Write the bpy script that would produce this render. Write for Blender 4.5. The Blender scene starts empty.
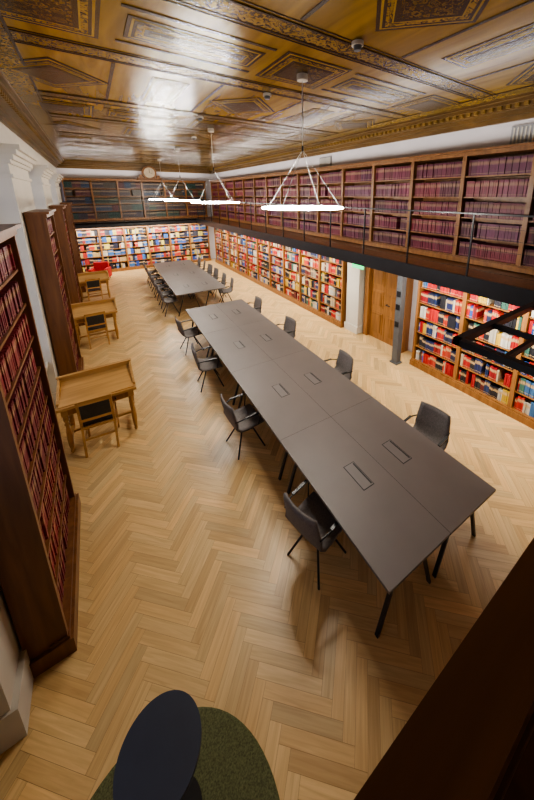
import bpy, math, random
from mathutils import Vector, Matrix
random.seed(7)
S = bpy.context.scene
H = 3.74
try:
    S.view_settings.look = 'AgX - Medium High Contrast'
except Exception: pass

# ------------------------------------------------------------------ materials
def newmat(name):
    m = bpy.data.materials.new(name); m.use_nodes = True
    nt = m.node_tree; b = nt.nodes.get('Principled BSDF')
    return m, nt, b
def plain(name, col, rough=0.5, metal=0.0, emit=None, es=0, var=0.12, scale=6):
    m, nt, b = newmat(name)
    n = nt.nodes.new('ShaderNodeTexNoise'); n.inputs['Scale'].default_value = scale; n.inputs['Detail'].default_value = 4
    tc = nt.nodes.new('ShaderNodeTexCoord'); nt.links.new(tc.outputs['Object'], n.inputs['Vector'])
    r = nt.nodes.new('ShaderNodeValToRGB')
    r.color_ramp.elements[0].position = .3; r.color_ramp.elements[1].position = .7
    r.color_ramp.elements[0].color = tuple(c*(1-var) for c in col)+(1,)
    r.color_ramp.elements[1].color = tuple(min(1, c*(1+var)) for c in col)+(1,)
    nt.links.new(n.outputs['Fac'], r.inputs['Fac']); nt.links.new(r.outputs['Color'], b.inputs['Base Color'])
    b.inputs['Roughness'].default_value = rough; b.inputs['Metallic'].default_value = metal
    if emit:
        b.inputs['Emission Color'].default_value = tuple(emit)+(1,); b.inputs['Emission Strength'].default_value = es
    return m
def wood(name, c1, c2, rough=0.4, stretch=(1, 1, .08), scale=14):
    m, nt, b = newmat(name)
    tc = nt.nodes.new('ShaderNodeTexCoord'); mp = nt.nodes.new('ShaderNodeMapping')
    mp.inputs['Scale'].default_value = stretch
    n = nt.nodes.new('ShaderNodeTexNoise'); n.inputs['Scale'].default_value = scale; n.inputs['Detail'].default_value = 6
    n.inputs['Distortion'].default_value = .6
    r = nt.nodes.new('ShaderNodeValToRGB'); r.color_ramp.elements[0].position = .32; r.color_ramp.elements[1].position = .68
    r.color_ramp.elements[0].color = c1+(1,); r.color_ramp.elements[1].color = c2+(1,)
    L = nt.links
    L.new(tc.outputs['Object'], mp.inputs['Vector']); L.new(mp.outputs['Vector'], n.inputs['Vector'])
    L.new(n.outputs['Fac'], r.inputs['Fac']); L.new(r.outputs['Color'], b.inputs['Base Color'])
    b.inputs['Roughness'].default_value = rough
    return m

M_oak = wood('oak_shelf', (.18, .075, .022), (.30, .135, .042), .4)
M_oakd = wood('oak_dark', (.12, .047, .016), (.20, .084, .028), .38)
M_desk = wood('oak_desk', (.36, .19, .06), (.50, .28, .10), .35, (.1, 1, 1))
M_rail = wood('rail_wood', (.085, .032, .010), (.14, .056, .018), .4, (.08, 1, 1))
M_seam = plain('floor_underlay', (.26, .15, .06), .6)
M_black = plain('black_metal', (.012, .012, .014), .35)
M_white = plain('white_plaster', (.56, .52, .45), .8, var=.04, scale=2)
M_lav = plain('wall_plaster', (.58, .545, .56), .8, var=.04, scale=2)
M_top = plain('taupe_linoleum', (.155, .130, .118), .48, var=.04, scale=3)
M_line = plain('joint_black', (.012, .012, .012), .6)
M_cover = plain('outlet_cover', (.165, .145, .135), .5, var=.05)
M_fabric = plain('chair_fabric', (.15, .132, .125), .8, var=.2, scale=60)
M_leather = plain('black_leather', (.03, .03, .032), .4, var=.2, scale=30)
M_slate = plain('slate_top', (.022, .026, .042), .5, var=.1)
M_green = plain('green_carpet', (.11, .115, .05), .95, var=.45, scale=120)
M_red = plain('red_upholstery', (.5, .02, .02), .7)
M_steel = plain('grey_steel', (.09, .093, .10), .4)
M_wire = plain('wire_steel', (.45, .45, .45), .35, .6)
M_ring = plain('led_white', (1, 1, 1), .5, emit=(1, .94, .84), es=440, var=0)
M_pane = plain('frosted_pane', (.6, .68, .8), .3, emit=(.55, .68, 1.0), es=.9, var=.05)
M_exit = plain('exit_green', (.02, .4, .12), .5, emit=(.05, .8, .25), es=2.5, var=0)
M_clock = plain('clock_face', (.6, .5, .35), .5)
M_grill = plain('vent_grey', (.25, .25, .26), .6)

# books: per face colour + band from UV v
M_book, nt, b = newmat('book_cloth'); L = nt.links
at = nt.nodes.new('ShaderNodeAttribute'); at.attribute_name = 'Col'
uv = nt.nodes.new('ShaderNodeUVMap'); uv.uv_map = 'UVMap'
sx = nt.nodes.new('ShaderNodeSeparateXYZ'); L.new(uv.outputs['UV'], sx.inputs[0])
cr = nt.nodes.new('ShaderNodeValToRGB'); cr.color_ramp.interpolation = 'CONSTANT'
els = [(0, 0), (.10, 1), (.13, 0), (.62, 1), (.64, 0), (.66, .9), (.80, .9), (.82, 0), (.84, 1), (.86, 0)]
cr.color_ramp.elements[0].position = 0; cr.color_ramp.elements[0].color = (0, 0, 0, 1)
cr.color_ramp.elements[1].position = .10; cr.color_ramp.elements[1].color = (1, 1, 1, 1)
for p, v in els[2:]:
    e = cr.color_ramp.elements.new(p); e.color = (v, v, v, 1)
L.new(sx.outputs['Y'], cr.inputs['Fac'])
mul = nt.nodes.new('ShaderNodeMath'); mul.operation = 'MULTIPLY'; L.new(cr.outputs['Color'], mul.inputs[0]); L.new(sx.outputs['X'], mul.inputs[1])
mx = nt.nodes.new('ShaderNodeMix'); mx.data_type = 'RGBA'
L.new(mul.outputs[0], mx.inputs['Factor']); L.new(at.outputs['Color'], mx.inputs[6]); mx.inputs[7].default_value = (.50, .34, .17, 1)
L.new(mx.outputs[2], b.inputs['Base Color']); b.inputs['Roughness'].default_value = .5

# floor parquet
M_floor, nt, b = newmat('oak_herringbone'); L = nt.links
at = nt.nodes.new('ShaderNodeAttribute'); at.attribute_name = 'Col'
uv = nt.nodes.new('ShaderNodeUVMap'); uv.uv_map = 'UVMap'
mp = nt.nodes.new('ShaderNodeMapping'); mp.inputs['Scale'].default_value = (2.2, 38, 1)
n = nt.nodes.new('ShaderNodeTexNoise'); n.inputs['Scale'].default_value = 1.0; n.inputs['Detail'].default_value = 5
n.inputs['Distortion'].default_value = .8
L.new(uv.outputs['UV'], mp.inputs['Vector']); L.new(mp.outputs['Vector'], n.inputs['Vector'])
r = nt.nodes.new('ShaderNodeValToRGB'); r.color_ramp.elements[0].position = .3; r.color_ramp.elements[1].position = .7
r.color_ramp.elements[0].color = (.86, .82, .76, 1); r.color_ramp.elements[1].color = (1.08, 1.08, 1.08, 1)
L.new(n.outputs['Fac'], r.inputs['Fac'])
mx = nt.nodes.new('ShaderNodeMix'); mx.data_type = 'RGBA'; mx.blend_type = 'MULTIPLY'; mx.inputs['Factor'].default_value = 1
L.new(at.outputs['Color'], mx.inputs[6]); L.new(r.outputs['Color'], mx.inputs[7]); L.new(mx.outputs[2], b.inputs['Base Color'])
b.inputs['Roughness'].default_value = .34

# painted ceiling
def painted(name, c_dark, c_gold, period, thr, rough=.3, vs=9):
    m, nt, b = newmat(name); L = nt.links
    tc = nt.nodes.new('ShaderNodeTexCoord'); sp = nt.nodes.new('ShaderNodeSeparateXYZ'); L.new(tc.outputs['Object'], sp.inputs[0])
    cb = nt.nodes.new('ShaderNodeCombineXYZ')
    for i, ax in enumerate('XY'):
        pp = nt.nodes.new('ShaderNodeMath'); pp.operation = 'PINGPONG'; pp.inputs[1].default_value = period
        L.new(sp.outputs[ax], pp.inputs[0]); L.new(pp.outputs[0], cb.inputs[i])
    no = nt.nodes.new('ShaderNodeTexNoise'); no.inputs['Scale'].default_value = vs; no.inputs['Detail'].default_value = 2
    no.inputs['Distortion'].default_value = 1.6
    L.new(cb.outputs[0], no.inputs['Vector'])
    rp = nt.nodes.new('ShaderNodeValToRGB'); e = rp.color_ramp.elements
    e[0].position = thr-.05; e[0].color = (0, 0, 0, 1); e[1].position = thr; e[1].color = (1, 1, 1, 1)
    e2 = e.new(thr+.06); e2.color = (1, 1, 1, 1); e3 = e.new(thr+.11); e3.color = (0, 0, 0, 1)
    L.new(no.outputs['Fac'], rp.inputs['Fac'])
    n2 = nt.nodes.new('ShaderNodeTexNoise'); n2.inputs['Scale'].default_value = 1.6; n2.inputs['Detail'].default_value = 6
    L.new(tc.outputs['Object'], n2.inputs['Vector'])
    rr = nt.nodes.new('ShaderNodeMapRange'); rr.inputs[1].default_value = .3; rr.inputs[2].default_value = .7; rr.inputs[3].default_value = .7; rr.inputs[4].default_value = 1.2
    L.new(n2.outputs['Fac'], rr.inputs[0])
    mx = nt.nodes.new('ShaderNodeMix'); mx.data_type = 'RGBA'; mx.inputs[6].default_value = c_gold+(1,); mx.inputs[7].default_value = c_dark+(1,)
    L.new(rp.outputs['Color'], mx.inputs['Factor'])
    hs = nt.nodes.new('ShaderNodeHueSaturation'); L.new(mx.outputs[2], hs.inputs['Color']); L.new(rr.outputs[0], hs.inputs['Value'])
    L.new(hs.outputs['Color'], b.inputs['Base Color']); b.inputs['Roughness'].default_value = rough
    return m
M_ceil = wood('ceiling_wood', (.17, .094, .009), (.28, .162, .018), .24, (1, .12, 1), 6)
M_orn = painted('ceiling_ornament', (.035, .018, .004), (.23, .135, .018), .35, .5, .26, 12)
M_orn2 = painted('ceiling_filigree', (.13, .075, .014), (.035, .018, .006), .25, .5, .26, 14)
M_mold = wood('ceiling_moulding', (.028, .014, .004), (.055, .028, .008), .26, (.2, .2, 1), 8)
M_goldw = wood('ceiling_gold', (.24, .145, .018), (.33, .205, .028), .26, (.2, .2, 1), 8)
M_corn = wood('cornice_wood', (.085, .045, .011), (.15, .08, .02), .4, (.2, .2, 1), 8)
M_corn2 = wood('cornice_dentil', (.17, .10, .02), (.24, .14, .03), .4, (.2, .2, 1), 8)

# ------------------------------------------------------------------ mesh builder
class MB:
    def __init__(s): s.v = []; s.f = []; s.m = []; s.c = []; s.uv = []; s.sm = []; s.col = False
    def add(s, vs, fs, mat=0, col=None, uvs=None, smooth=False):
        o = len(s.v); s.v += [tuple(p) for p in vs]
        for k, f in enumerate(fs):
            s.f.append([i+o for i in f]); s.m.append(mat); s.c.append(col); s.sm.append(smooth)
            s.uv.append(uvs[k] if uvs else None)
        if col is not None: s.col = True
    BF = [(0, 3, 2, 1), (4, 5, 6, 7), (0, 1, 5, 4), (1, 2, 6, 5), (2, 3, 7, 6), (3, 0, 4, 7)]
    def box(s, a, b, mat=0, col=None, uvx=None):
        x0, x1 = sorted((a[0], b[0])); y0, y1 = sorted((a[1], b[1])); z0, z1 = sorted((a[2], b[2]))
        vs = [(x0, y0, z0), (x1, y0, z0), (x1, y1, z0), (x0, y1, z0), (x0, y0, z1), (x1, y0, z1), (x1, y1, z1), (x0, y1, z1)]
        uvs = None
        if uvx is not None:
            t = (0, 0, 0, 0, 1, 1, 1, 1)
            uvs = [[(uvx if k > 1 else 0, t[i]) for i in f] for k, f in enumerate(s.BF)]
        s.add(vs, s.BF, mat, col, uvs)
    def beam(s, p, q, w, h, mat=0):
        p = Vector(p); q = Vector(q); d = (q-p).normalized()
        up = Vector((0, 0, 1)) if abs(d.z) < .95 else Vector((0, 1, 0))
        a = d.cross(up).normalized()*w/2; c = a.normalized().cross(d).normalized()*h/2
        vs = [p-a-c, p+a-c, q+a-c, q-a-c, p-a+c, p+a+c, q+a+c, q-a+c]
        s.add(vs, s.BF, mat)
    def cyl(s, p, q, r, mat=0, seg=12, r2=None):
        p = Vector(p); q = Vector(q); r2 = r if r2 is None else r2
        d = (q-p).normalized(); up = Vector((0, 0, 1)) if abs(d.z) < .9 else Vector((1, 0, 0))
        a = d.cross(up).normalized(); c = d.cross(a).normalized(); vs = []
        for k in range(seg):
            t = 2*math.pi*k/seg; e = a*math.cos(t)+c*math.sin(t); vs.append(p+e*r)
        for k in range(seg):
            t = 2*math.pi*k/seg; e = a*math.cos(t)+c*math.sin(t); vs.append(q+e*r2)
        fs = [(k, (k+1) % seg, seg+(k+1) % seg, seg+k) for k in range(seg)]
        s.add(vs, fs, mat, smooth=True); s.add(vs[:seg], [tuple(range(seg))], mat); s.add(vs[seg:], [tuple(range(seg))], mat)
    def tube(s, pts, r, mat=0, seg=8):
        for a, b in zip(pts[:-1], pts[1:]): s.cyl(a, b, r, mat, seg)
    def lathe(s, prof, c=(0, 0, 0), mat=0, seg=20, smooth=True):
        vs = []; n = len(prof)
        for r, z in prof:
            for k in range(seg):
                t = 2*math.pi*k/seg; vs.append((c[0]+r*math.cos(t), c[1]+r*math.sin(t), c[2]+z))
        fs = [(i*seg+k, i*seg+(k+1) % seg, (i+1)*seg+(k+1) % seg, (i+1)*seg+k) for i in range(n-1) for k in range(seg)]
        s.add(vs, fs, mat, smooth=smooth)
        s.add(vs[-seg:], [tuple(range(seg))], mat)
    def prism(s, pts, z0, z1, mat=0):
        n = len(pts); vs = [(x, y, z0) for x, y in pts]+[(x, y, z1) for x, y in pts]
        fs = [tuple(range(n))[::-1], tuple(range(n, 2*n))]+[(k, (k+1) % n, n+(k+1) % n, n+k) for k in range(n)]
        s.add(vs, fs, mat)
    def torus(s, c, R, r, mat=0, seg=48, ms=8, sz=1):
        vs = []
        for i in range(seg):
            t = 2*math.pi*i/seg
            for j in range(ms):
                p = 2*math.pi*j/ms; rr = R+r*math.cos(p)
                vs.append((c[0]+rr*math.cos(t), c[1]+rr*math.sin(t), c[2]+r*sz*math.sin(p)))
        fs = [(i*ms+j, ((i+1) % seg)*ms+j, ((i+1) % seg)*ms+(j+1) % ms, i*ms+(j+1) % ms) for i in range(seg) for j in range(ms)]
        s.add(vs, fs, mat, smooth=True)
    def sheet(s, rows, th, mat=0):
        nr = len(rows); nc = len(rows[0]); P = [[Vector(p) for p in r] for r in rows]; N = []
        for i in range(nr):
            rr = []
            for j in range(nc):
                du = P[min(i+1, nr-1)][j]-P[max(i-1, 0)][j]; dv = P[i][min(j+1, nc-1)]-P[i][max(j-1, 0)]
                rr.append(du.cross(dv).normalized())
            N.append(rr)
        vs = [P[i][j] for i in range(nr) for j in range(nc)]+[P[i][j]+N[i][j]*th for i in range(nr) for j in range(nc)]
        o = nr*nc; fs = []
        for i in range(nr-1):
            for j in range(nc-1):
                a = i*nc+j; fs.append((a, a+nc, a+nc+1, a+1)); fs.append((o+a, o+a+1, o+a+nc+1, o+a+nc))
        for j in range(nc-1):
            fs.append((j, j+1, o+j+1, o+j)); a = (nr-1)*nc+j; fs.append((a+1, a, o+a, o+a+1))
        for i in range(nr-1):
            a = i*nc; fs.append((a+nc, a, o+a, o+a+nc)); a = i*nc+nc-1; fs.append((a, a+nc, o+a+nc, o+a))
        s.add(vs, fs, mat, smooth=True)
    def mesh(s, name, mats):
        me = bpy.data.meshes.new(name); me.from_pydata(s.v, [], s.f)
        for m in mats: me.materials.append(m)
        me.polygons.foreach_set('material_index', s.m); me.polygons.foreach_set('use_smooth', s.sm)
        if s.col:
            ca = me.color_attributes.new('Col', 'FLOAT_COLOR', 'CORNER'); ul = me.uv_layers.new(name='UVMap')
            d = []; u = []
            for f, c, q in zip(s.f, s.c, s.uv):
                c = c or (.5, .5, .5)
                for k in range(len(f)):
                    d += [c[0], c[1], c[2], 1]; u += list(q[k]) if q else [0, 0]
            ca.data.foreach_set('color', d); ul.data.foreach_set('uv', u)
        me.update(); return me
    def build(s, name, mats, loc=(0, 0, 0), rz=0, parent=None):
        o = bpy.data.objects.new(name, s.mesh(name, mats)); S.collection.objects.link(o)
        o.location = loc; o.rotation_euler = (0, 0, rz)
        if parent: o.parent = parent
        return o
def inst(name, me, loc, rz=0, sc=1):
    o = bpy.data.objects.new(name, me); S.collection.objects.link(o); o.location = loc; o.rotation_euler = (0, 0, rz); o.scale = (sc, sc, sc); return o
def bevel(o, w=.004):
    m = o.modifiers.new('bev', 'BEVEL'); m.width = w; m.segments = 2; m.limit_method = 'ANGLE'

# ------------------------------------------------------------------ room
X0, X1, Y0, Y1, ZC = -1.05, 6.0, -1.5, 18.35, 5.25
fl = MB()
w = .088; nn = 6; n2 = 2*nn; c45 = math.cos(math.pi/4)
def rot(px, py):
    px *= w; py *= w
    return (c45*(px-py), c45*(px+py))
def clip(P, ax, lim, sgn):
    out = []
    for i in range(len(P)):
        a = P[i]; b = P[(i+1) % len(P)]
        ia = sgn*(a[ax]-lim) <= 0; ib = sgn*(b[ax]-lim) <= 0
        if ia: out.append(a)
        if ia != ib:
            t = (lim-a[ax])/(b[ax]-a[ax]); out.append(tuple(a[k]+t*(b[k]-a[k]) for k in range(4)))
    return out
def plank(x, y, lx, ly):
    g = .010
    cs = [(x+g, y+g), (x+lx-g, y+g), (x+lx-g, y+ly-g), (x+g, y+ly-g)]
    ou, ov = random.uniform(0, 50), random.uniform(0, 50)
    uvq = [(ou, ov), (ou+.6, ov), (ou+.6, ov+.1), (ou, ov+.1)] if lx > ly else [(ou, ov), (ou, ov+.1), (ou+.6, ov+.1), (ou+.6, ov)]
    P = []
    for c, q in zip(cs, uvq):
        p = rot(*c); P.append((p[0]+2.5, p[1], q[0], q[1]))
    for ax, lim, sg in ((0, X0, -1), (0, X1, 1), (1, Y0, -1), (1, Y1, 1)):
        P = clip(P, ax, lim, sg)
        if len(P) < 3: return
    k = random.gauss(1, .09); t = random.uniform(-.03, .03)
    col = (.60*k, (.41+t*.6)*k, (.195+t*.6)*k)
    fl.add([(p[0], p[1], 0) for p in P], [tuple(range(len(P)))], 0, col, [[(p[2], p[3]) for p in P]])
for gy in range(-110, 360):
    for gx in range(-110, 360):
        px, py = rot(gx, gy)
        if px+2.5 < X0-1 or px+2.5 > X1+1 or py < Y0-1 or py > Y1+1: continue
        if (gx-gy) % n2 == 0: plank(gx, gy, nn, 1)
        if (gx-gy) % n2 == n2-1: plank(gx, gy, 1, nn)
fl.box((X0, Y0, -.1), (X1, Y1, -.003), 1)
fl.build('floor', [M_floor, M_seam])

def wallbox(name, a, b, mat=M_lav):
    m = MB(); m.box(a, b); return m.build(name, [mat])
wallbox('wall_right', (X1, Y0, 0), (X1+.2, Y1, ZC))
wallbox('wall_back', (X0, Y1, 0), (X1, Y1+.2, ZC))
wallbox('wall_front', (X0, Y0-.2, 0), (X1, Y0, ZC))

piers = [(2.25, 4.35), (6.55, 8.4), (10.45, 12.3), (14.35, 16.2)]
m = MB()
m.box((X0-.35, Y0, 0), (X0-.3, Y1, ZC))
m.box((X0-.3, Y0, 4.35), (X0, Y1, ZC)); m.box((X0-.3, Y0, 0), (X0, Y1, .9))
ed = [(-1.5, .4)]+piers+[(18.2, Y1)]
for a, b2 in ed: m.box((X0-.3, a, .9), (X0, b2, 4.35))
m.build('wall_left', [M_white])
m = MB()
for a, b2 in piers:
    m.box((X0, a, 0), (X0+.12, b2, 4.2)); m.box((X0, a-.02, 0), (X0+.16, b2+.02, .3))
    m.box((X0, a-.04, 4.0), (X0+.15, b2+.04, 4.05))
    for i, (p, z) in enumerate([(.16, 4.2), (.2, 4.26), (.25, 4.33), (.3, 4.4)]):
        m.box((X0, a-p*.4, z), (X0+p, b2+p*.4, z+.07))
m.build('trim_1', [M_white])
wi = 0
for (a, b2), (c, d) in zip(ed[:-1], ed[1:]):
    wi += 1; m = MB(); y0, y1 = b2, c
    m.box((X0-.26, y0, .9), (X0-.24, y1, 4.35), 1)
    for yy in (y0, (y0+y1)/2-.03, y1-.07): m.box((X0-.24, yy, .9), (X0-.17, yy+.07, 4.35), 0)
    for zz in (.9, 2.0, 3.2, 4.28): m.box((X0-.24, y0, zz), (X0-.18, y1, zz+.07), 0)
    m.box((X0-.24, y0, .86), (X0+.06, y1, .92), 0)
    m.build('window_%d' % wi, [M_white, M_pane])

# ceiling : painted boards with nearly flat framed panels
m = MB()
m.box((X0-.35, Y0-.2, ZC), (X1+.2, Y1+.2, ZC+.15), 0)
CX = 2.45
def rect(cx, cy, hx, hy): return [(cx-hx, cy-hy), (cx+hx, cy-hy), (cx+hx, cy+hy), (cx-hx, cy+hy)]
def dia(cx, cy, hx, hy): return [(cx-hx, cy), (cx, cy-hy), (cx+hx, cy), (cx, cy+hy)]
def panel(fn, cx, cy, hx, hy, t=.035):
    z = ZC
    for k, (d, mt, zz) in enumerate([(0, 3, .006), (t*1.0, 4, .008), (t*1.6, 3, .010), (t*2.4, 1, .012), (t*4.0, 4, .014), (t*4.4, 3, .016), (t*5.6, 2, .018)]):
        dd = d*(1.41 if fn is dia else 1)
        if hx-dd > 0.02 and hy-dd > 0.02: m.prism(fn(cx, cy, hx-dd, hy-dd), z-zz, z, mt)
row = 3.72; k0 = 3.66
for k in range(-2, 5):
    yA = k0+k*row
    if yA < Y1-.6 and yA > Y0+.4:
        panel(rect, CX, yA, .46, .42)
        for sx_ in (-1, 1):
            panel(rect, CX+sx_*1.30, yA, .66, .23); panel(rect, CX+sx_*2.62, yA, .46, .42)
            for e in (-.36, .36): m.prism(rect(CX+sx_*1.3, yA+e, .72, .022), ZC-.006, ZC, 3)
    for off in (.80, 2.92):
        yB = yA+off
        if yB > Y0+.5 and yB < Y1-.5:
            m.box((X0+.35, yB-.10, ZC-.006), (X1-.35, yB+.10, ZC), 1)
            for e in (-.13, .11): m.box((X0+.35, yB+e, ZC-.010), (X1-.35, yB+e+.025, ZC), 3)
            for e in (-.18, .165): m.box((X0+.35, yB+e, ZC-.006), (X1-.35, yB+e+.015, ZC), 3)
    yD = yA+row/2
    if yD > Y0+.6 and yD < Y1-.6:
        for xx in (-2.62, 0, 2.62): panel(dia, CX+xx, yD, .62, .62)
        for xx in (-1.31, 1.31):
            panel(rect, CX+xx, yD, .24, .62)
        for xx in (-2.0, -.68, .68, 2.0):
            m.prism(rect(CX+xx, yD, .02, .85), ZC-.006, ZC, 3)
for xx in (X0+.36, X1-.61):
    m.box((xx, Y0, ZC-.011), (xx+.25, Y1, ZC), 1)
    for e in (-.03, .26): m.box((xx+e, Y0, ZC-.013), (xx+e+.025, Y1, ZC), 3)
m.build('ceiling', [M_ceil, M_orn, M_orn2, M_mold, M_goldw])
m = MB()
steps = [(.36, .0, .05), (.30, .05, .10), (.22, .10, .17), (.12, .17, .24), (.06, .24, .32)]
for p, a, b2 in steps:
    m.box((X1-p, Y0, ZC-b2), (X1, Y1, ZC-a)); m.box((X0, Y0, ZC-b2), (X0+p, Y1, ZC-a))
    m.box((X0, Y1-p, ZC-b2), (X1, Y1, ZC-a)); m.box((X0, Y0, ZC-b2), (X1, Y0+p, ZC-a))
y = Y0+.1
while y < Y1-.4:
    m.box((X1-.26, y, ZC-.155), (X1-.2, y+.06, ZC-.10), 1); m.box((X0+.2, y, ZC-.155), (X0+.26, y+.06, ZC-.10), 1); y += .13
m.build('trim_2', [M_corn, M_corn2])

# ------------------------------------------------------------------ bookcases
MULTI = [(.42, .02, .02), (.34, .015, .02), (.26, .012, .02), (.45, .04, .02), (.48, .44, .36), (.43, .36, .25), (.02, .03, .10), (.03, .08, .30), (.02, .02, .025), (.52, .34, .04), (.50, .48, .44), (.05, .14, .3), (.42, .05, .03), (.22, .17, .13), (.02, .02, .03), (.04, .12, .09), (.12, .02, .02), (.02, .02, .025), (.02, .025, .06)]
REDW = [(.42, .02, .02), (.34, .015, .02), (.4, .03, .02), (.42, .05, .03), (.46, .42, .34), (.02, .02, .03), (.26, .015, .02), (.02, .04, .12)]
MAROON = [(.15, .010, .042), (.11, .009, .036), (.17, .016, .034), (.11, .012, .052), (.14, .012, .032), (.09, .012, .03)]
REDS = [(.19, .013, .024), (.15, .011, .022), (.21, .017, .024), (.13, .010, .022), (.16, .013, .028)]
DARK = [(.04, .03, .04), (.02, .04, .08), (.08, .02, .025), (.02, .05, .04), (.05, .04, .03)]
BLUES = [(.03, .08, .35), (.04, .15, .40), (.50, .47, .41), (.02, .02, .03), (.45, .04, .03), (.35, .03, .03), (.03, .10, .28), (.45, .32, .14), (.50, .42, .08), (.04, .04, .06), (.02, .02, .04), (.02, .02, .04)]
def bookcase(name, mapf, u0, u1, z0, z1, nu, nsh, depth, pal, plinth=.12, crown=.1, mats=None, run=(4, 14), pos=.6, bh=(.78, .95), band=1.0, bw=(.026, .055), hj=.015):
    c = MB(); bk = MB()
    def B(a, b2, mt=0): c.box(mapf(*a), mapf(*b2), mt)
    uw = (u1-u0)/nu
    B((u0+.002, depth-.02, z0+.01), (u1-.002, depth-.001, z1-.01))
    B((u0-.03, -.05, z0), (u1+.03, depth, z0+plinth)); B((u0-.015, -.025, z0+plinth), (u1+.015, .1, z0+plinth+.03))
    B((u0-.02, -.03, z1-crown), (u1+.02, depth, z1-crown*.35)); B((u0-.05, -.07, z1-crown*.35), (u1+.05, depth, z1))
    for i in range(nu+1):
        uu = u0+i*uw; B((max(u0, uu-.03), 0, z0+plinth), (min(u1, uu+.03), depth, z1-crown))
        B((max(u0-.01, uu-.035), -.015, z0+plinth), (min(u1+.01, uu+.035), .0, z1-crown))
    za = z0+plinth; zb = z1-crown; sh = (zb-za)/nsh
    for j in range(nsh):
        zz = za+j*sh; B((u0+.01, .015, zz), (u1-.01, depth-.02, zz+.025))
        for i in range(nu):
            u = u0+i*uw+.035; ue = u0+(i+1)*uw-.035
            while u < ue-.03:
                col = random.choice(pal); cnt = random.randint(*run); wd = random.uniform(*bw); hh = (sh-.03)*random.uniform(*bh); bd = random.random() < pos
                for q in range(cnt):
                    ww = wd*random.uniform(.94, 1.06)
                    if u+ww > ue: u = ue; break
                    kk = random.uniform(.75, 1.15); dj = random.uniform(.025, .045)
                    bk.box(mapf(u, dj, zz+.026), mapf(u+ww-.003, depth-.05, zz+.026+hh*random.uniform(1-hj, 1.0)), 0, tuple(x*kk for x in col), band if bd else 0.0)
                    u += ww
                if random.random() < .1: u += random.uniform(.02, .12)
    o = c.build(name, mats or [M_oak]); bo = bk.build('books', [M_book], parent=o)
    return o
XR = 5.55
right = lambda u, v, z: (XR+v, u, z)
backm = lambda u, v, z: (u, 17.9+v, z)
left = lambda u, v, z: (-.66-v, u, z)
GZ = 2.52
kw = dict(pos=.75, bh=(.66, .93), hj=.06)
bookcase('bookcase', right, 6.3, 17.3, 0, 2.26, 10, 6, .40, MULTI, run=(1, 5), bw=(.02, .045), **kw)
bookcase('bookcase', right, -1.2, 3.85, 0, 2.26, 5, 6, .40, MULTI+REDW, run=(1, 5), bw=(.02, .042), **kw)
bookcase('bookcase', backm, -.9, 5.4, 0, 2.26, 6, 6, .40, BLUES, run=(1, 5), bw=(.025, .05), **kw)
bookcase('gallery_bookcase', right, -1.2, 17.3, GZ+.02, 4.5, 17, 5, .40, MAROON, run=(6, 26), pos=1, plinth=.08, bh=(.78, .85), band=.4)
bookcase('gallery_bookcase', backm, -.9, 5.4, GZ+.02, 4.5, 6, 5, .40, DARK, run=(6, 20), pos=.6, plinth=.08, band=.4)
for (a, b2) in [(2.58, 4.08), (6.8, 8.1), (10.75, 12.05), (14.65, 15.95)]:
    bookcase('tall_bookcase', left, a, b2, 0, 3.47, 1, 9, .25, REDS, plinth=.16, run=(10, 40), pos=1, mats=[M_oakd], bh=(.74, .80), band=.45)

# ------------------------------------------------------------------ gallery
GX = 4.52; GYB = 16.9; XE = X1-.005; YE = Y1-.005; XS = X0+.005
m = MB()
m.box((GX+.06, .03, GZ-.06), (XE, YE, GZ), 1)
m.box((GX, .13, GZ-.22), (GX+.06, GYB, GZ+.03), 0)
m.box((GX+.06, .13, GZ-.2), (XE, YE, GZ-.06), 0)
y = .14
while y < GYB:
    m.box((GX+.015, y, GZ), (GX+.04, y+.02, GZ+.95), 0); y += 1.1
m.box((GX+.005, .13, GZ+.95), (GX+.05, GYB, GZ+.975), 0)
for k in range(1, 6): m.cyl((GX+.028, .13, GZ+k*.155), (GX+.028, GYB, GZ+k*.155), .003, 0, 6)
m.build('gallery_balcony', [M_black, M_oakd])
m = MB()
m.box((XS, GYB, GZ-.06), (GX, YE, GZ), 1); m.box((XS, GYB, GZ-.22), (GX, GYB+.06, GZ+.03), 0); m.box((XS, GYB+.06, GZ-.2), (GX, YE, GZ-.06), 0)
x = X0+.05
while x < GX-.05:
    m.box((x, GYB+.015, GZ), (x+.02, GYB+.04, GZ+.95), 0); x += 1.1
m.box((XS, GYB+.005, GZ+.95), (GX, GYB+.05, GZ+.975), 0)
for k in range(1, 6): m.cyl((XS, GYB+.028, GZ+k*.155), (GX, GYB+.028, GZ+k*.155), .003, 0, 6)
m.build('gallery_balcony', [M_black, M_oakd])
m = MB()
m.box((XS, Y0+.005, GZ-.2), (GX-.01, .0, GZ), 1)
m.box((XS, .06, GZ-.25), (GX-.01, .11, 3.0), 1)
m.box((XS, .0, GZ-.25), (GX-.01, .06, GZ+.05), 1)
m.box((XS, .045, 3.0), (GX-.01, .133, 3.06), 0)
m.box((XS, .04, 2.97), (GX-.01, .125, 3.0), 0)
m.build('viewing_gallery_parapet', [M_rail, M_oakd])
m = MB(); zf = 2.52
m.beam((2.42, 1.27, zf), (4.50, 1.27, zf), .06, .06); m.beam((2.45, 1.3, zf), (2.45, .115, zf), .06, .06)
m.beam((3.05, 1.27, zf), (3.05, .115, zf), .03, .05); m.beam((2.45, .9, zf), (4.50, .9, zf), .03, .05)
m.build('steel_stair_frame', [M_black])

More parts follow.
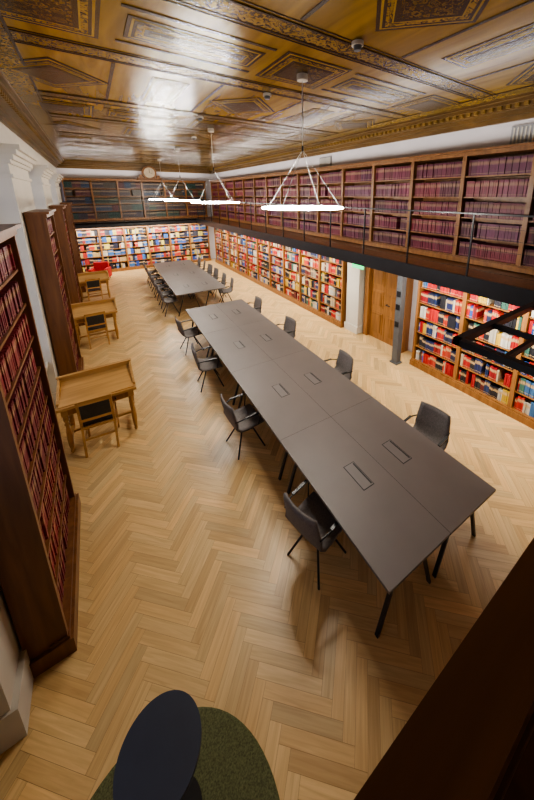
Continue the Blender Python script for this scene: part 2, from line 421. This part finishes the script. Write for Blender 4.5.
def area(name, loc, sx_, sy_, e, col, tgt):
    l = bpy.data.lights.new(name, 'AREA'); l.shape = 'RECTANGLE'; l.size = sx_; l.size_y = sy_; l.energy = e; l.color = col
    o = bpy.data.objects.new(name, l); S.collection.objects.link(o); o.location = loc
    d = (Vector(tgt)-Vector(loc)).normalized()
    return o, d
WARM = (1, .92, .80)
def linlight(name, p, q, e, tgtoff, wd=.06, col=WARM):
    p = Vector(p); q = Vector(q); mid = (p+q)/2; o, d = area(name, mid, (q-p).length, wd, e, col, mid+Vector(tgtoff))
    xax = (q-p).normalized(); zax = -d; yax = zax.cross(xax).normalized(); zax = xax.cross(yax).normalized()
    mt = Matrix((xax, yax, zax)).transposed().to_4x4(); mt.translation = mid; o.matrix_world = mt
linlight('shelf_light_1', (GX+.13, 6.0, GZ-.24), (GX+.13, 16.8, GZ-.24), 320, (1, 0, -1.1))
linlight('shelf_light_2', (GX+.13, .3, GZ-.24), (GX+.13, 4.0, GZ-.24), 125, (1, 0, -1.1))
linlight('shelf_light_3', (X0+.2, GYB+.13, GZ-.24), (GX, GYB+.13, GZ-.24), 220, (0, 1, -1.1))
linlight('cove_light_1', (5.66, -.8, 4.56), (5.66, 17.2, 4.56), 90, (-.35, 0, 1), .05, (1, .95, .92))
linlight('cove_light_2', (-.8, 18.05, 4.56), (5.3, 18.05, 4.56), 35, (0, -.35, 1), .05, (1, .95, .92))

# ------------------------------------------------------------------ right wall
m = MB()
dx = 5.88; y0, y1 = 4.45, 5.5; XD = X1-.005
m.box((dx-.12, y0-.14, 0), (XD, y0, 2.25)); m.box((dx-.12, y1, 0), (XD, y1+.14, 2.25)); m.box((dx-.12, y0-.14, 2.12), (XD, y1+.14, 2.3))
m.box((dx, y0, 0), (XD, y1, 2.12))
for a, b2 in ((y0, (y0+y1)/2-.005), ((y0+y1)/2+.005, y1)):
    m.box((dx-.03, a, .0), (dx, b2, 2.12))
    for za, zb in ((.15, .75), (.9, 1.35), (1.48, 2.0)):
        m.box((dx-.045, a+.07, za), (dx-.03, b2-.07, zb)); m.box((dx-.06, a+.12, za+.05), (dx-.04, b2-.12, zb-.05), 1)
m.cyl((dx-.1, (y0+y1)/2-.06, 1.05), (dx-.1, (y0+y1)/2-.18, 1.05), .012, 2)
m.cyl((dx-.1, (y0+y1)/2-.06, 1.05), (dx-.02, (y0+y1)/2-.06, 1.05), .012, 2)
M_door = wood('door_oak', (.22, .095, .028), (.33, .15, .048), .4)
m.build('door_1', [M_door, M_oak, M_black])
m = MB(); m.box((5.62, 5.72, 0), (XD, 6.2, 2.3)); m.box((5.58, 5.7, 0), (XD, 6.22, .2)); m.build('white_pilaster', [M_white])
m = MB(); m.box((5.24, 4.04, 0), (5.38, 4.18, 2.3)); m.box((5.21, 4.01, 0), (5.41, 4.21, .03))
for z in (.9, 1.3, 1.6): m.box((5.23, 4.06, z), (5.24, 4.16, z+.12), 1)
m.build('steel_column', [M_steel, M_black])
m = MB(); m.box((5.0, 5.0, 2.06), (5.04, 5.36, 2.2), 0); m.box((5.01, 5.15, 2.2), (5.03, 5.18, 2.315), 1); m.build('exit_sign', [M_exit, M_white])
for i, yy in enumerate((7.45, 2.1)):
    m = MB(); m.box((X1-.035, yy, 4.52), (X1-.005, yy+.55, 4.85), 0)
    for k in range(9): m.box((X1-.045, yy+.03+k*.058, 4.55), (X1-.035, yy+.05+k*.058, 4.82), 1)
    m.build('air_vent', [M_grill, M_white])

m = MB(); cz = 4.84; cy = 17.95
m.box((2.1, cy, 4.505), (3.24, cy+.12, 4.6)); m.cyl((2.67, cy+.1, cz), (2.67, cy-.02, cz), .33, 0, 32); m.cyl((2.67, cy, cz), (2.67, cy-.04, cz), .25, 1, 32)
m.beam((2.67, cy-.05, cz), (2.67, cy-.05, cz+.18), .02, .01, 2); m.beam((2.67, cy-.05, cz), (2.79, cy-.05, cz-.04), .025, .01, 2)
m.box((2.2, cy, 4.6), (2.36, cy+.1, 4.72)); m.box((2.98, cy, 4.6), (3.14, cy+.1, 4.72))
m.build('wall_clock', [M_oak, M_clock, M_black])

# ------------------------------------------------------------------ tables
TR = math.radians(-1.75)
def reading_table(nsec, origin, sl=1.82, W=1.6):
    m = MB(); hh = .74
    for i in range(nsec):
        ya = i*sl; yb = ya+sl
        for a, b2 in ((0, W/2-.002), (W/2+.002, W)):
            m.box((a, ya+.002, hh-.028), (b2, yb-.002, hh), 0)
            xm = a+(b2-a)*(.62 if a == 0 else .38)
            m.box((xm-.075, (ya+yb)/2-.17, hh), (xm+.075, (ya+yb)/2+.17, hh+.0015), 1)
            m.box((xm-.067, (ya+yb)/2-.162, hh), (xm+.067, (ya+yb)/2+.162, hh+.003), 2)
            m.box((xm+.045, (ya+yb)/2-.15, hh), (xm+.062, (ya+yb)/2+.15, hh+.0035), 1)
            for yy in (ya+.12, yb-.12):
                xa, xb = a+.06, b2-.06
                m.beam((xa+.2, yy, hh-.03), (xa-.02, yy, 0), .025, .035, 3); m.beam((xb-.2, yy, hh-.03), (xb+.02, yy, 0), .025, .035, 3)
                m.beam((xa+.1, yy, hh-.045), (xb-.1, yy, hh-.045), .04, .03, 3)
            m.beam(((a+b2)/2, ya+.12, hh-.05), ((a+b2)/2, yb-.12, hh-.05), .05, .04, 3)
    m.box((W/2-.003, 0, hh-.02), (W/2+.003, nsec*sl, hh-.0015), 1)
    for i in range(1, nsec): m.box((0, i*sl-.003, hh-.02), (W, i*sl+.003, hh-.0015), 1)
    return m.build('reading_table', [M_top, M_line, M_cover, M_black], origin, TR)
T1 = (1.505, 1.055, 0)
reading_table(4, T1)
T2 = (1.505+.0305*8.75+.02, 9.75, 0)
reading_table(3, T2)

# conference chair, facing +x
c = MB()
prof = [(.23, .43, .22), (.20, .455, .235), (.08, .45, .24), (-.06, .44, .24), (-.15, .45, .24), (-.20, .50, .24), (-.225, .58, .235), (-.25, .70, .225), (-.27, .80, .215), (-.275, .87, .205)]
rows = []
for x, z, hw in prof:
    rr = []
    for j in range(9):
        t = j/8*2-1; cv = .035*t*t
        rr.append((x+(cv if z > .52 else 0), t*hw, z+(cv*.7 if z < .52 else 0)))
    rows.append(rr)
c.sheet(rows, .028, 0)
for s_ in (-1, 1):
    c.tube([(-.235, s_*.235, .64), (-.1, s_*.265, .665), (.12, s_*.27, .66), (.155, s_*.265, .64), (.12, s_*.24, .46)], .009, 1)
    c.box((-.1, s_*.262-.016, .668), (.12, s_*.262+.016, .682), 1)
c.cyl((0, 0, .43), (0, 0, .36), .06, 1, 16, .04)
for k in range(4):
    t = math.pi/4+k*math.pi/2; e = (math.cos(t), math.sin(t))
    c.tube([(e[0]*.02, e[1]*.02, .40), (e[0]*.10, e[1]*.10, .36), (e[0]*.31, e[1]*.31, .0)], .012, 1)
cm = c.mesh('conference_chair', [M_fabric, M_black])
def tpos(T, lx, ly):
    return (T[0]+math.cos(TR)*lx-math.sin(TR)*ly, T[1]+math.sin(TR)*lx+math.cos(TR)*ly, 0)
lch = [(-.04, .93, 14), (-.11, 2.78, 4), (-.12, 4.65, -6), (-.10, 6.35, 5)]
for lx, ly, a in lch: inst('conference_chair', cm, tpos(T1, lx, ly), TR+math.radians(a), 1.0)
for lx, ly, a in [(1.76, 1.0, 8), (1.70, 2.9, -5), (1.68, 4.9, 4), (1.66, 6.75, 0)]:
    inst('conference_chair', cm, tpos(T1, lx, ly), TR+math.pi+math.radians(a), 1.0)
for i in range(3):
    for d in (-.42, .42):
        inst('conference_chair', cm, tpos(T2, -.12, .95+i*1.82+d), TR+math.radians(random.uniform(-12, 12)))
        inst('conference_chair', cm, tpos(T2, 1.72, .95+i*1.82+d), TR+math.pi+math.radians(random.uniform(-12, 12)))

# ------------------------------------------------------------------ antique desks + chairs
d = MB()
d.box((0, 0, .76), (1.0, .66, .80), 0); d.box((.04, .05, .64), (.96, .62, .76), 0)
d.box((0, .63, .80), (1.0, .66, .97), 0); d.box((-.01, .61, .97), (1.01, .67, .99), 0)
for xs in (0, .97):
    vs = [(xs, .1, .80), (xs+.03, .1, .80), (xs+.03, .64, .80), (xs, .64, .80), (xs, .1, .84), (xs+.03, .1, .84), (xs+.03, .64, .97), (xs, .64, .97)]
    d.add(vs, MB.BF, 0)
vs = [(.03, .03, .80), (.97, .03, .80), (.97, .63, .80), (.03, .63, .80), (.03, .03, .815), (.97, .03, .815), (.97, .63, .90), (.03, .63, .90)]
d.add(vs, MB.BF, 0)
lp = [(.018, 0), (.028, .03), (.02, .06), (.032, .12), (.038, .25), (.03, .40), (.022, .46), (.036, .49), (.022, .52), (.036, .55), (.036, .66)]
for x in (.08, .92):
    for y in (.09, .57): d.lathe(lp, (x, y, 0), 0, 14)
for x in (.08, .92): d.beam((x, .09, .14), (x, .57, .14), .04, .035, 0)
d.beam((.08, .40, .14), (.92, .40, .14), .04, .035, 0)
for x0 in (.12, .54): d.box((x0, .035, .66), (x0+.34, .05, .745), 1)
for x0 in (.29, .71): d.cyl((x0, .036, .70), (x0, .015, .70), .012, 2)
dm = d.mesh('antique_writing_desk', [M_desk, M_oak, M_black])
for y in (5.06, 9.05, 12.95): inst('antique_writing_desk', dm, (-.80, y, 0))
c = MB()
for x in (-.2, .2):
    c.cyl((x, .2, 0), (x, .2, .44), .016, 0, 10, .02); c.beam((x, -.27, 0), (x, -.2, .44), .032, .035, 0); c.beam((x, -.2, .44), (x, -.27, .92), .032, .03, 0)
    c.beam((x, -.22, .2), (x, .2, .2), .02, .025, 0)
    c.beam((x, -.22, .61), (x*1.1, .12, .60), .035, .02, 0); c.beam((x*1.1, .1, .59), (x, .12, .44), .025, .025, 0)
c.beam((-.2, -.22, .25), (.2, -.22, .25), .02, .025, 0); c.beam((-.2, .2, .25), (.2, .2, .25), .02, .025, 0)
c.box((-.22, -.22, .42), (.22, .23, .455), 0); c.box((-.2, -.19, .455), (.2, .21, .48), 1)
c.beam((-.2, -.262, .88), (.2, -.262, .88), .03, .07, 0); c.beam((-.2, -.225, .58), (.2, -.225, .58), .03, .04, 0)
vs = [(-.18, -.235, .6), (.18, -.235, .6), (.18, -.215, .6), (-.18, -.215, .6), (-.18, -.275, .86), (.18, -.275, .86), (.18, -.25, .86), (-.18, -.25, .86)]
c.add(vs, MB.BF, 1)
wm = c.mesh('wooden_chair', [M_desk, M_leather])
for x, y, a in ((-.33, 5.17, -4), (-.3, 9.14, 3), (-.3, 13.04, 0)): inst('wooden_chair', wm, (x, y, 0), math.radians(a))

c = MB()
c.box((-.35, -.35, .12), (.35, .35, .42)); c.box((-.35, .22, .42), (.35, .38, .9)); c.box((-.42, -.35, .12), (-.28, .38, .62)); c.box((.28, -.35, .12), (.42, .38, .62))
for x in (-.33, .33):
    for y in (-.28, .3): c.cyl((x, y, 0), (x, y, .13), .02, 1, 8)
o = c.build('red_armchair', [M_red, M_oakd], (-.05, 16.5, 0), math.radians(-20)); bevel(o, .03); o.scale = (.85, .85, .85)

m = MB(); m.lathe([(.68, 0), (.68, .008), (.67, .012)], (-.2, 1.08, .0), 0, 64, False); m.build('round_rug', [M_green])
m = MB()
m.cyl((0, 0, .722), (0, 0, .742), .220, 0, 72); m.cyl((0, 0, .714), (0, 0, .722), .20, 1, 48)
m.cyl((0, 0, .01), (0, 0, .72), .018, 1, 16); m.cyl((0, 0, 0), (0, 0, .012), .17, 1, 40)
m.build('round_side_table', [M_slate, M_black], (-.10, 1.295, .012))

# ------------------------------------------------------------------ pendants
def pendant(x, y, rz=0):
    m = MB(); zr = 3.57
    m.torus((0, 0, zr), .56, .008, 0, 64, 8, 1.2); m.torus((0, 0, zr+.017), .56, .012, 1, 64, 6, .6)
    m.cyl((0, 0, ZC-.09), (0, 0, 4.36), .005, 3, 6); m.cyl((0, 0, ZC-.09), (0, 0, ZC-.02), .07, 2, 20); m.cyl((0, 0, 4.3), (0, 0, 4.38), .015, 1, 8)
    for k in range(4):
        t = k*math.pi/2+.5; m.cyl((0, 0, 4.33), (.56*math.cos(t), .56*math.sin(t), zr+.02), .004, 3, 6)
    m.build('ring_pendant_lamp', [M_ring, M_black, M_white, M_wire], (x, y, 0), rz)
for y in (3.67, 7.6, 11.3, 15.0): pendant(2.45+.02*(y-3.67), y)
for x, y in ((2.44, 2.65), (2.44, 4.62), (2.0, 6.6), (2.5, 8.9)):
    m = MB(); m.cyl((x, y, ZC-.05), (x, y, ZC-.015), .06, 1, 20); m.cyl((x, y, ZC-.09), (x, y, ZC-.05), .035, 0, 16, .045); m.build('ceiling_spotlight', [M_steel, M_white])

# ------------------------------------------------------------------ world, camera
wd = bpy.data.worlds.new('w'); S.world = wd; wd.use_nodes = True
wd.node_tree.nodes['Background'].inputs[0].default_value = (.8, .85, 1, 1); wd.node_tree.nodes['Background'].inputs[1].default_value = .1

psi, th = math.radians(34.5), math.radians(14)
R = Vector((math.cos(psi), -math.sin(psi), 0)); F = Vector((math.cos(th)*math.sin(psi), math.cos(th)*math.cos(psi), -math.sin(th))); U = R.cross(F)
cam = bpy.data.cameras.new('camera'); co = bpy.data.objects.new('camera', cam); S.collection.objects.link(co)
mt = Matrix((R, U, -F)).transposed().to_4x4(); mt.translation = (0, 0, H); co.matrix_world = mt
cam.sensor_fit = 'VERTICAL'; cam.sensor_height = 36; cam.lens = 308/800*36
cam.shift_x = -40/800; cam.shift_y = -128/800; cam.clip_start = .02
S.camera = co
